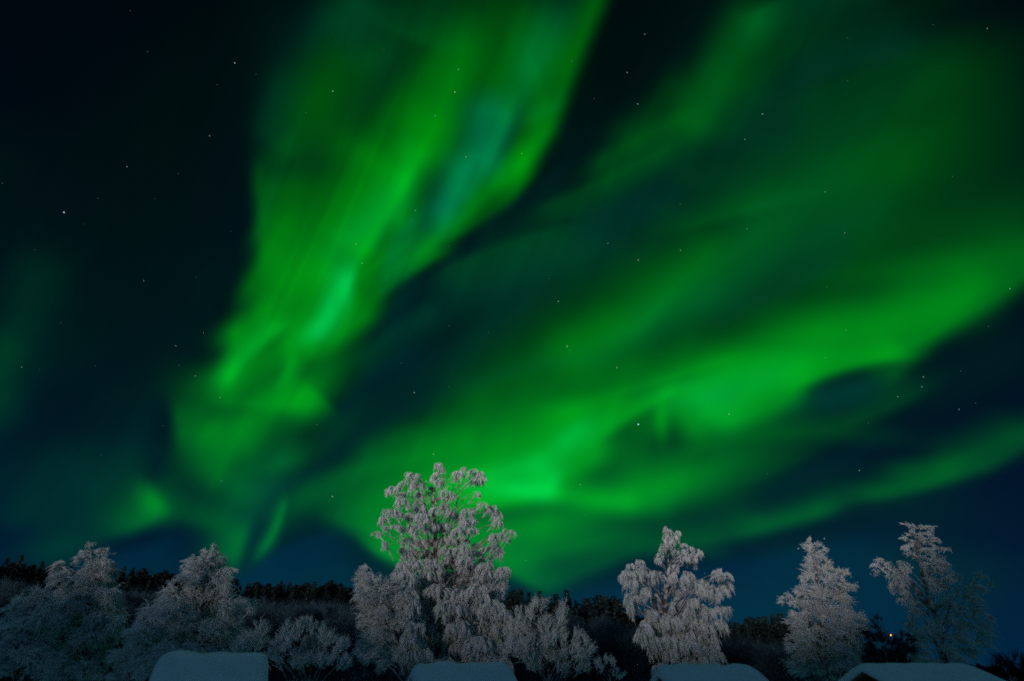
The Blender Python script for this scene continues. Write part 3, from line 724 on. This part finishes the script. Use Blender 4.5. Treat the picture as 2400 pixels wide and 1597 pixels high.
frosted_tree('frosted_willow', 'bushy frosted tree leaning left against the tallest birch, dark forked stem', 46,
 [(885,1372),(895,1420),(915,1470),(935,1530),(955,1592)], LEFTSAT, dict(kind='spread', dens=1.1, len=1.1, g=.25), 102, G_, r0=.16,
 limbs=[[(955,1590),(930,1565),(905,1556),.07],[(958,1480),(930,1455),(915,1440),.09]])
T1 = [(212,1281,7,8),(204,1294,14,8),(224,1294,14,8),(242,1297,11,9),(198,1308,14,12),(222,1312,18,12),(244,1316,12,14),(206,1328,16,14),(232,1334,20,14),(248,1342,12,14),(216,1350,20,14),(240,1358,18,14),(258,1360,10,14),(262,1378,9,14),
 (146,1334,14,8),(160,1342,14,8),(138,1344,11,8),(152,1356,18,10),(168,1360,12,12),(136,1372,12,8),(160,1376,22,12),(195,1376,22,14),(228,1380,22,14),(252,1392,18,12),(272,1398,9,9),(148,1396,22,12),(185,1400,26,14),(220,1405,26,14),(255,1412,20,14),
 (150,1420,26,14),(195,1425,30,16),(238,1432,28,16),(272,1434,14,12),(284,1430,7,9),(140,1450,30,16),(185,1452,32,18),(232,1458,32,18),(270,1462,22,16),(150,1484,36,18),(205,1488,36,18),(255,1492,32,18),(290,1488,18,14),(130,1518,38,20),(190,1524,38,20),(245,1528,38,20),(150,1560,40,22),(215,1565,40,22)]
frosted_tree('silver_birch', 'broad frosted birch with rounded shaggy top, left of the snow-roofed cabins', 48, [(212,1290),(215,1350),(205,1430),(195,1590)], T1, dict(kind='spread', dens=1.0, g=.36), 103, G_, r0=.24)
T1B = [(90,1386,12,7),(78,1392,10,8),(98,1396,12,8),(92,1410,18,12),(46,1398,8,9),(56,1408,11,10),(46,1420,14,10),(70,1425,18,12),(104,1428,18,12),(36,1436,16,10),(64,1446,22,14),(100,1450,24,14),(18,1452,16,10),(48,1466,28,14),(90,1474,30,16),(10,1474,16,12),(30,1495,30,16),(80,1500,34,18),(10,1520,24,18),(60,1528,38,20),(20,1560,34,22),(85,1565,40,22)]
frosted_tree('frosted_birch', 'low wide frosted birch with small feathery tops at the left edge', 44, [(88,1395),(80,1440),(60,1500),(50,1590)], T1B, dict(kind='spread', dens=.95, g=.3), 104, G_, r0=.18)
T2 = [(502,1281,4,6),(499,1290,8,6),(480,1300,12,7),(504,1302,14,8),(455,1312,13,7),(441,1320,9,8),(486,1314,18,9),(514,1318,11,9),(446,1332,11,12),(474,1330,18,12),(504,1332,16,12),(524,1332,8,8),(536,1334,9,5),(544,1342,4,7),(464,1348,20,11),(500,1352,22,12),(524,1352,8,12),
 (425,1364,16,8),(450,1368,22,11),(485,1370,24,12),(515,1374,14,12),(400,1382,14,7),(412,1390,20,10),(445,1392,26,12),(485,1394,26,12),(520,1394,18,12),(382,1404,14,9),(405,1412,24,12),(445,1414,28,14),(490,1416,28,14),(530,1408,22,12),(560,1404,16,8),(578,1412,12,9),(588,1426,6,9),(560,1420,14,8),
 (365,1426,14,9),(392,1434,24,12),(435,1438,30,14),(485,1440,30,14),(528,1436,24,14),(548,1448,12,12),(340,1450,16,7),(325,1456,14,6),(352,1460,24,10),(395,1462,30,14),(445,1464,32,16),(495,1466,32,16),(535,1472,22,14),(555,1476,12,8),(335,1480,24,12),(375,1488,32,14),(425,1492,34,16),(480,1494,34,16),(530,1500,26,14),(555,1508,18,12),(345,1512,28,14),(395,1520,34,16),(450,1522,34,16),(505,1524,32,14),(550,1528,26,12),(340,1545,30,16),(400,1552,36,18)]
frosted_tree('frosted_birch', 'pointed cone-shaped frosted birch with curling twig tips behind the leftmost cabin', 46, [(502,1284),(492,1340),(470,1430),(455,1590)], T2, dict(kind='spread', dens=1.1, g=.27, len=1.1), 105, G_, r0=.22)
frosted_tree('frosted_shrub', 'small frosted shrub with twigs fanning right above the leftmost cabin roof', 44, [(575,1530),(560,1592)], [(585,1506,18,10),(600,1494,10,8),(605,1510,10,7),(575,1520,20,10),(600,1526,12,7),(555,1535,20,10)], dict(kind='up', dens=.6, len=1.9), 106, 'frosted shrubs between the trees', 'shrub', r0=.05)
B3 = [(725,1466,12,7),(702,1470,12,7),(750,1472,12,7),(680,1482,12,8),(772,1486,12,8),(728,1482,16,9),(705,1488,16,9),(752,1490,16,9),(664,1500,12,9),(790,1506,12,10),(690,1504,18,10),(728,1504,20,10),(765,1508,18,10),(654,1520,10,9),(672,1520,16,10),(800,1524,12,10),(710,1524,20,10),(750,1526,20,10),(785,1530,16,10),(660,1538,14,9),(690,1542,20,10),(730,1546,22,10),(770,1550,20,10),(805,1546,12,9),(632,1542,14,5),(618,1546,8,4),(650,1552,16,7),(700,1562,24,10),(750,1566,24,10),(795,1566,16,9)]
frosted_tree('frosted_shrub', 'dome-shaped frosted shrub standing between the leftmost cabin and the tallest birch', 42, [(725,1530),(725,1592)], B3, dict(kind='up', dens=.75, len=1.05), 107, 'frosted shrubs between the trees', 'shrub', r0=.08)
B4 = [(1266,1420,10,10),(1258,1436,12,10),(1280,1436,12,10),(1322,1432,9,9),(1312,1446,10,9),(1218,1444,8,8),(1226,1460,12,9),(1252,1456,16,10),(1285,1458,16,11),(1314,1464,12,9),(1206,1472,12,9),(1236,1478,20,11),(1272,1480,20,12),(1304,1484,16,10),(1210,1498,18,12),(1245,1502,24,12),(1285,1504,24,12),(1318,1504,14,9),(1352,1502,9,8),(1346,1516,12,8),(1372,1516,8,7),(1376,1532,9,9),(1356,1532,14,9),(1324,1528,20,10),(1285,1530,26,12),(1240,1528,26,12),(1205,1525,18,12),(1378,1546,12,5),(1345,1548,20,9),(1300,1555,26,11),(1250,1558,26,12),(1360,1570,22,10),(1320,1580,26,10)]
frosted_tree('frosted_shrub', 'tall spiky frosted shrub at the right foot of the tallest birch', 44, [(1278,1500),(1285,1592)], B4, dict(kind='up', dens=.8, len=1.15), 108, 'frosted shrubs between the trees', 'shrub', r0=.09)
frosted_tree('frosted_shrub', 'faint little frosted shrub left of the third cabin roof', 44, [(1425,1565),(1430,1592)], [(1418,1556,9,7),(1408,1566,9,7),(1432,1568,11,8),(1445,1580,12,8),(1410,1582,12,8)], dict(kind='up', dens=.45), 109, 'frosted shrubs between the trees', 'shrub', r0=.05)
T4 = [(1562,1239,5,4),(1570,1246,10,6),(1586,1250,7,7),(1563,1256,9,9),(1580,1262,9,9),(1560,1272,9,10),(1576,1276,12,9),(1557,1288,7,11),(1572,1292,9,10),(1546,1303,8,6),(1540,1314,5,9),(1550,1316,4,7),(1602,1280,10,6),(1612,1288,11,8),(1630,1290,11,6),(1642,1298,6,10),(1628,1302,9,9),(1596,1296,12,9),(1606,1308,13,9),(1620,1318,8,9),(1592,1318,8,9),(1573,1330,8,10),
 (1500,1326,10,7),(1508,1338,9,9),(1478,1334,10,7),(1470,1344,9,8),(1490,1342,9,8),(1458,1354,8,6),(1463,1368,6,14),(1528,1342,11,7),(1522,1356,8,10),(1490,1362,11,7),(1480,1378,11,11),(1474,1398,8,14),(1488,1402,10,16),(1484,1426,9,14),(1500,1385,8,10),(1522,1384,12,7),(1512,1392,8,8),(1533,1402,6,11),(1548,1362,10,10),(1562,1370,8,9),(1582,1352,10,10),(1594,1368,9,11),(1584,1382,9,11),(1602,1344,10,7),(1614,1354,9,9),
 (1634,1370,12,7),(1646,1376,9,8),(1628,1386,9,12),(1646,1396,9,14),(1690,1340,10,8),(1682,1350,8,9),(1700,1356,7,9),(1694,1370,9,9),(1672,1378,10,8),(1684,1390,12,9),(1668,1400,9,8),(1700,1388,6,8),(1652,1366,6,5),
 (1520,1430,9,10),(1535,1438,10,9),(1550,1434,9,8),(1576,1416,8,10),(1590,1402,11,7),(1606,1410,13,8),(1625,1418,14,9),(1600,1428,16,11),(1575,1440,12,10),(1640,1434,16,10),(1612,1446,20,12),(1660,1440,14,8),(1684,1436,16,8),(1702,1442,9,9),(1698,1456,10,9),(1676,1452,12,8),
 (1525,1455,12,12),(1552,1456,16,12),(1582,1464,20,12),(1622,1468,22,13),(1655,1470,16,12),(1512,1478,9,13),(1535,1482,14,12),(1568,1486,22,13),(1608,1492,24,14),(1648,1494,20,13),(1674,1500,10,10),(1506,1504,8,14),(1530,1508,14,12),(1565,1512,24,13),(1608,1518,26,14),(1650,1520,22,13),(1680,1522,10,12),(1535,1536,16,12),(1572,1540,24,13),(1616,1544,26,13),(1658,1546,22,12),(1685,1545,8,9),(1550,1565,26,13),(1610,1570,30,13),(1665,1570,26,12)]
frosted_tree('silver_birch', 'frosted weeping birch with long hanging tufts and bare reddish stem behind the third cabin', 50, [(1568,1250),(1566,1320),(1568,1350),(1560,1400),(1558,1445),(1560,1592)], T4, dict(kind='droop', dens=.85, g=.95, len=1.2), 110, G_, r0=.22,
 limbs=[[(1558,1445),(1546,1412),(1530,1390),.06],[(1566,1350),(1545,1340),(1530,1338),.04],[(1567,1330),(1585,1310),(1610,1290),.05],[(1560,1420),(1600,1400),(1650,1368),(1685,1345),.05],[(1562,1400),(1520,1370),(1470,1352),.045]])
T5 = [(1896,1270,5,6),(1888,1282,6,7),(1904,1282,10,6),(1922,1280,10,6),(1932,1288,7,6),(1900,1294,13,8),(1924,1298,12,8),(1896,1310,12,8),(1920,1312,16,9),(1938,1318,9,8),(1904,1326,13,9),(1926,1330,16,9),(1944,1336,9,8),(1962,1334,10,5),(1978,1340,8,5),(1986,1350,4,6),(1906,1344,14,10),(1932,1348,18,10),(1960,1350,14,8),(1888,1356,9,8),(1882,1368,8,7),(1906,1364,16,9),(1938,1368,20,10),(1968,1366,14,8),(1988,1370,9,6),(2000,1376,4,5),
 (1852,1400,10,7),(1868,1398,7,6),(1840,1408,7,5),(1868,1412,13,8),(1890,1384,11,9),(1918,1386,20,11),(1952,1388,20,11),(1978,1386,9,8),(1895,1406,16,10),(1930,1410,24,12),(1964,1408,20,11),(1880,1426,14,9),(1910,1430,22,12),(1948,1434,26,13),(1980,1430,14,11),(1862,1442,11,8),(1880,1448,16,10),(1915,1454,24,12),(1955,1458,26,13),(1992,1450,20,11),(2014,1458,12,9),(2022,1448,7,5),
 (1868,1462,14,10),(1895,1476,22,12),(1935,1482,28,14),(1980,1480,26,13),(2015,1478,18,11),(1872,1496,18,12),(1905,1504,26,13),(1950,1510,30,14),(1995,1506,28,13),(2030,1502,18,11),(1864,1518,10,9),(1885,1528,24,13),(1930,1538,32,14),(1980,1538,32,14),(2025,1532,24,12),(1880,1560,30,15),(1935,1568,34,15),(1990,1566,34,15)]
frosted_tree('frosted_birch', 'narrow upright frosted birch between the third and fourth cabin roofs', 50, [(1900,1280),(1912,1340),(1925,1430),(1940,1592)], T5, dict(kind='spread', dens=.8, g=.2), 111, G_, r0=.2)
T6 = [(2128,1232,8,6),(2142,1238,12,7),(2160,1234,12,7),(2178,1242,9,7),(2136,1250,12,8),(2160,1254,14,9),(2180,1258,9,8),(2124,1262,6,7),(2142,1268,14,9),(2168,1272,14,10),(2124,1284,7,6),(2140,1286,14,9),(2164,1290,16,10),(2184,1292,10,9),(2132,1302,12,8),(2154,1308,14,10),(2178,1310,14,10),(2206,1290,10,6),(2220,1288,6,5),(2198,1304,10,8),(2204,1320,10,10),(2186,1328,14,10),(2160,1328,12,10),(2196,1342,13,10),(2172,1346,12,10),
 (2066,1314,9,7),(2058,1326,8,6),(2082,1320,10,8),(2062,1338,8,6),(2084,1334,13,8),(2106,1326,10,7),(2122,1330,8,6),(2104,1342,15,9),(2130,1346,13,8),(2096,1358,15,9),(2120,1362,18,10),(2112,1380,18,11),(2134,1384,16,11),(2128,1402,16,10),(2146,1410,14,10),(2190,1364,16,11),(2214,1356,12,8),(2232,1348,11,6),(2244,1354,7,6),(2204,1376,15,10),(2190,1390,14,10),
 (2306,1350,11,5),(2322,1358,6,7),(2288,1356,11,7),(2274,1368,12,9),(2290,1376,12,9),(2264,1386,14,10),(2278,1398,14,10),(2258,1406,16,11),(2282,1418,13,9),
 (2150,1430,20,12),(2186,1424,18,12),(2215,1430,18,12),(2250,1428,18,11),(2285,1438,18,9),(2312,1446,13,7),(2140,1450,22,13),(2180,1456,24,14),(2222,1462,24,14),(2262,1460,24,13),(2300,1466,18,11),(2150,1484,28,15),(2200,1490,28,15),(2250,1494,28,15),(2295,1494,24,14),(2160,1520,32,16),(2215,1526,32,16),(2268,1528,30,16),(2180,1560,34,16),(2240,1564,34,16)]
frosted_tree('silver_birch', 'dim gnarled frosted birch with outflung arms at the right edge', 50, [(2152,1290),(2160,1345),(2178,1400),(2200,1460),(2222,1592)], T6, dict(kind='spread', dens=.55, g=.34), 112, G_, r0=.24,
 limbs=[[(2210,1486),(2222,1470),(2240,1458),.07],[(2150,1470),(2120,1462),(2095,1460),.03],[(2195,1450),(2165,1395),(2140,1370),.04]])
LOW = [(2060,1464,12,6),(2050,1474,12,8),(2040,1490,14,9),(2058,1494,12,8),(2118,1500,12,8),(2045,1512,20,12),(2082,1514,24,12),(2118,1520,22,12),(2050,1540,28,14),(2100,1544,28,14),(2060,1570,30,14),(2115,1572,30,14)]
frosted_tree('frosted_shrub', 'dim low frosted thicket between the narrow birch and the right-edge birch', 46, [(2075,1490),(2085,1592)], LOW, dict(kind='spread', dens=.7, g=.2), 113, 'frosted shrubs between the trees', 'shrub', r0=.09, mat=M_FROST_SHADED)
LOWL = [(330,1565,30,16),(295,1555,24,14),(270,1585,30,14),(330,1590,30,12)]
frosted_tree('frosted_shrub', 'dark low frosted shrub left of the leftmost cabin roof', 42, [(300,1570),(300,1592)], LOWL, dict(kind='spread', dens=.7), 114, 'frosted shrubs between the trees', 'shrub', r0=.06)
RC = [(2330,1572,24,10),(2365,1566,24,10),(2395,1562,20,12),(2350,1588,30,10),(2390,1586,24,12)]
frosted_tree('dark_shrub', 'dark snowless bush right of the fourth cabin roof', 40, [(2370,1575),(2370,1592)], RC, dict(kind='spread', dens=.9), 115, None, 'shrub', r0=.06, mat=M_SPRUCE)

# ================================ cabins ===================================
def box(V, F, p0, ex, ey, ez):
    n = len(V)
    for k in range(8):
        V.append(p0+ex*(k & 1)+ey*((k >> 1) & 1)+ez*((k >> 2) & 1))
    F += [(n, n+2, n+3, n+1), (n+4, n+5, n+7, n+6), (n, n+1, n+5, n+4), (n+2, n+6, n+7, n+3), (n, n+4, n+6, n+2), (n+1, n+3, n+7, n+5)]
def cabin(label, px, py, D, alpha, Lr, half_w, slope, snow, seed, crown=0.0):
    """px, py: near end of the snowy ridge; alpha: angle of the ridge away from the line of sight"""
    P = at(px, py, D); az = math.atan2(P[0], P[1])
    hz = P[2]-snow                                    # height of the roof ridge itself
    # local frame: +X along the ridge, +Y towards the back slope, origin under the near ridge end
    ridge_az = az+math.radians(alpha)
    rz = math.pi/2-ridge_az
    root = thing('log_cabin', (P[0], P[1], 0), label, 'cabin', 'snow-roofed cabins along the bottom edge', rz)
    tn = math.tan(math.radians(slope)); eave = hz-half_w*tn
    X, Y, Z = np.eye(3)
    # walls of round logs
    V, F = [], []; ov = .45; x0, x1 = ov, Lr-ov; yw = half_w-.5; n_log = 12; lh = (eave+.25)/n_log
    T = Tubes()
    for i in range(n_log):
        z = lh*(i+.5)
        for s in (-1, 1):
            p = np.array([[x0-.15, s*yw, z], [(x0+x1)/2, s*yw, z], [x1+.15, s*yw, z]])[None]; T.put(p, np.full((1, 3), lh*.54), 8)
            z2 = z+lh*.5; xx = x0 if s < 0 else x1
            p = np.array([[xx, -yw-.15, z2], [xx, 0, z2], [xx, yw+.15, z2]])[None]; T.put(p, np.full((1, 3), lh*.54), 8)
    add('wall', T.mesh('wall', [M_LOG]), root)
    # gable boarding under the ridge, one panel per end
    for xx, th in ((x0, .06), (x1-.06, .06)):
        V, F = [], []
        for q in (0, th):
            for yy, zz in ((-yw, eave-.05), (yw, eave-.05), (yw, eave+.1), (0, hz-.12), (-yw, eave+.1)): V.append(np.array([xx+q, yy, zz]))
        F5 = [[4, 3, 2, 1, 0], [5, 6, 7, 8, 9]]; Fq = [[i, (i+1) % 5, 5+(i+1) % 5, 5+i] for i in range(5)]
        me = mesh_from('gable', np.array(V), [np.array(F5), np.array(Fq)], [M_LOG], False); add('gable', me, root)
    # door and window on the front gable, window on the long front wall
    V, F = [], []; box(V, F, np.array([x0-.19, -.5, .1]), X*.08, Y*1.0, Z*1.9); d = add('door', mesh_from('door', np.array(V), [np.array(F)], [M_TRIM], False), root)
    V, F = [], []; box(V, F, np.array([x0-.27, .32, 1.0]), X*.08, Y*.04, Z*.16); add('handle', mesh_from('handle', np.array(V), [np.array(F)], [M_METAL], False), d)
    V, F = [], []; box(V, F, np.array([Lr/2-.5, -yw-.26, 1.1]), X*1.0, Y*.05, Z*.9); w = add('window', mesh_from('window', np.array(V), [np.array(F)], [M_TRIM], False), root)
    V, F = [], []; box(V, F, np.array([Lr/2-.42, -yw-.275, 1.18]), X*.84, Y*.02, Z*.74); add('pane', mesh_from('pane', np.array(V), [np.array(F)], [M_GLASS], False), w)
    # roof deck with fascia
    for s in (-1, 1):
        e = np.array([0, s*half_w, -half_w*tn]); nrm = np.array([0, 0, .12])
        V, F = [], []; box(V, F, np.array([0, 0, hz-.13]), X*Lr, e, nrm)
        if s > 0: F = [f[::-1] for f in F]
        r = add('roof', mesh_from('roof', np.array(V), [np.array(F)], [M_TRIM], False), root)
        if s < 0: rf = r
    # thick rounded snow blanket lying over both slopes
    rng = np.random.default_rng(seed); nu, nv = 56, 64
    lump = rng.uniform(0, 6.3, (6, 3))
    U = np.linspace(-.16, Lr+.16, nu); S = np.linspace(-1, 1, nv)*(half_w+.16)
    def top(u, v):
        av = np.sqrt(v*v+.30**2)-.30                          # rounded ridge
        b = -av*tn
        eu = np.clip(np.minimum(u+.16, Lr+.16-u)/.58, 0, 1); ev = np.clip((half_w+.16-abs(v))/.55, 0, 1)
        th = snow*np.sqrt(np.clip(1-(1-eu)**2.2, 0, 1))*np.sqrt(np.clip(1-(1-ev)**2.2, 0, 1))
        w = sum(.022*np.sin(u*(1.1+.7*i)+lump[i, 0])*np.sin(v*(1.3+.6*i)+lump[i, 1]) for i in range(5))
        return hz+b+th*(1+w*1.8)+crown*np.sin(np.clip(u/Lr, 0, 1)*math.pi), hz+b-.02*0
    uu, vv = np.meshgrid(U, S, indexing='ij'); zt, zb = top(uu, vv)
    zb = hz-np.abs(vv)*tn-.006
    zt = np.maximum(zt, zb+.03)
    V = np.vstack([np.stack([uu, vv, zt], -1).reshape(-1, 3), np.stack([uu, vv, zb], -1).reshape(-1, 3)])
    i = np.arange(nu-1)[:, None]; j = np.arange(nv-1)[None]; m = nu*nv
    Q = np.stack([i*nv+j, (i+1)*nv+j, (i+1)*nv+j+1, i*nv+j+1], -1).reshape(-1, 4)
    sides = []
    for jj in (0, nv-1):
        for ii in range(nu-1):
            q = [ii*nv+jj, (ii+1)*nv+jj, m+(ii+1)*nv+jj, m+ii*nv+jj]; sides.append(q[::-1] if jj == 0 else q)
    for ii in (0, nu-1):
        for jj in range(nv-1):
            q = [ii*nv+jj, ii*nv+jj+1, m+ii*nv+jj+1, m+ii*nv+jj]; sides.append(q if ii == 0 else q[::-1])
    add('snow_cover', mesh_from('snow_cover', V, [Q, (Q+m)[:, ::-1], np.array(sides)], [M_SNOW]), root)
    return root
cabin('leftmost cabin, just its thick flat slab of roof snow showing', 382, 1528, 30, 92, 4.9, 2.5, 30, .62, 31)
cabin('second cabin from the left, rounded roof snow in front of the tallest birch', 972, 1553, 34, 76, 5.7, 2.6, 34, .62, 32)
cabin('third cabin from the left, snowy roof with dark gable tip below the weeping birch', 1545, 1557, 34, 58, 6.2, 2.8, 34, .55, 33)
cabin('rightmost cabin, wide snowy roof with dark gable below the right-edge birch', 2018, 1554, 30, 37, 8.2, 3.9, 27, .34, 34)

# ============================ far street lamp ==============================
lp = at(2088, 1489, 150)
lamp = thing('street_lamp', (lp[0], lp[1]+.9, float(ground_z(lp[0], lp[1]))), 'tiny orange street lamp glowing far off between the two right-hand birches', 'street lamp')
gz = float(ground_z(lp[0], lp[1])); hL = lp[2]-gz
T = Tubes(); T.put(np.array([[0, 0, -.3], [0, 0, hL*.5], [0, 0, hL+.25]])[None], np.array([[.11, .09, .07]]), 8)
T.put(np.array([[0, 0, hL+.2], [0, -.4, hL+.38], [0, -.9, hL+.36]])[None], np.array([[.05, .05, .05]]), 6)
add('pole', T.mesh('pole', [M_METAL]), lamp)
T = Tubes(); T.put(np.array([[0, -.65, hL+.30], [0, -.9, hL+.26], [0, -1.2, hL+.30]])[None], np.array([[.06, .16, .05]]), 8)
add('lamp_head', T.mesh('lamp_head', [M_METAL]), lamp)
T = Tubes(); T.put(np.array([[0, -.9, hL+.12], [0, -.9, hL], [0, -.9, hL-.14]])[None], np.array([[.06, .17, .06]]), 10)
add('bulb', T.mesh('bulb', [M_LAMP]), lamp)
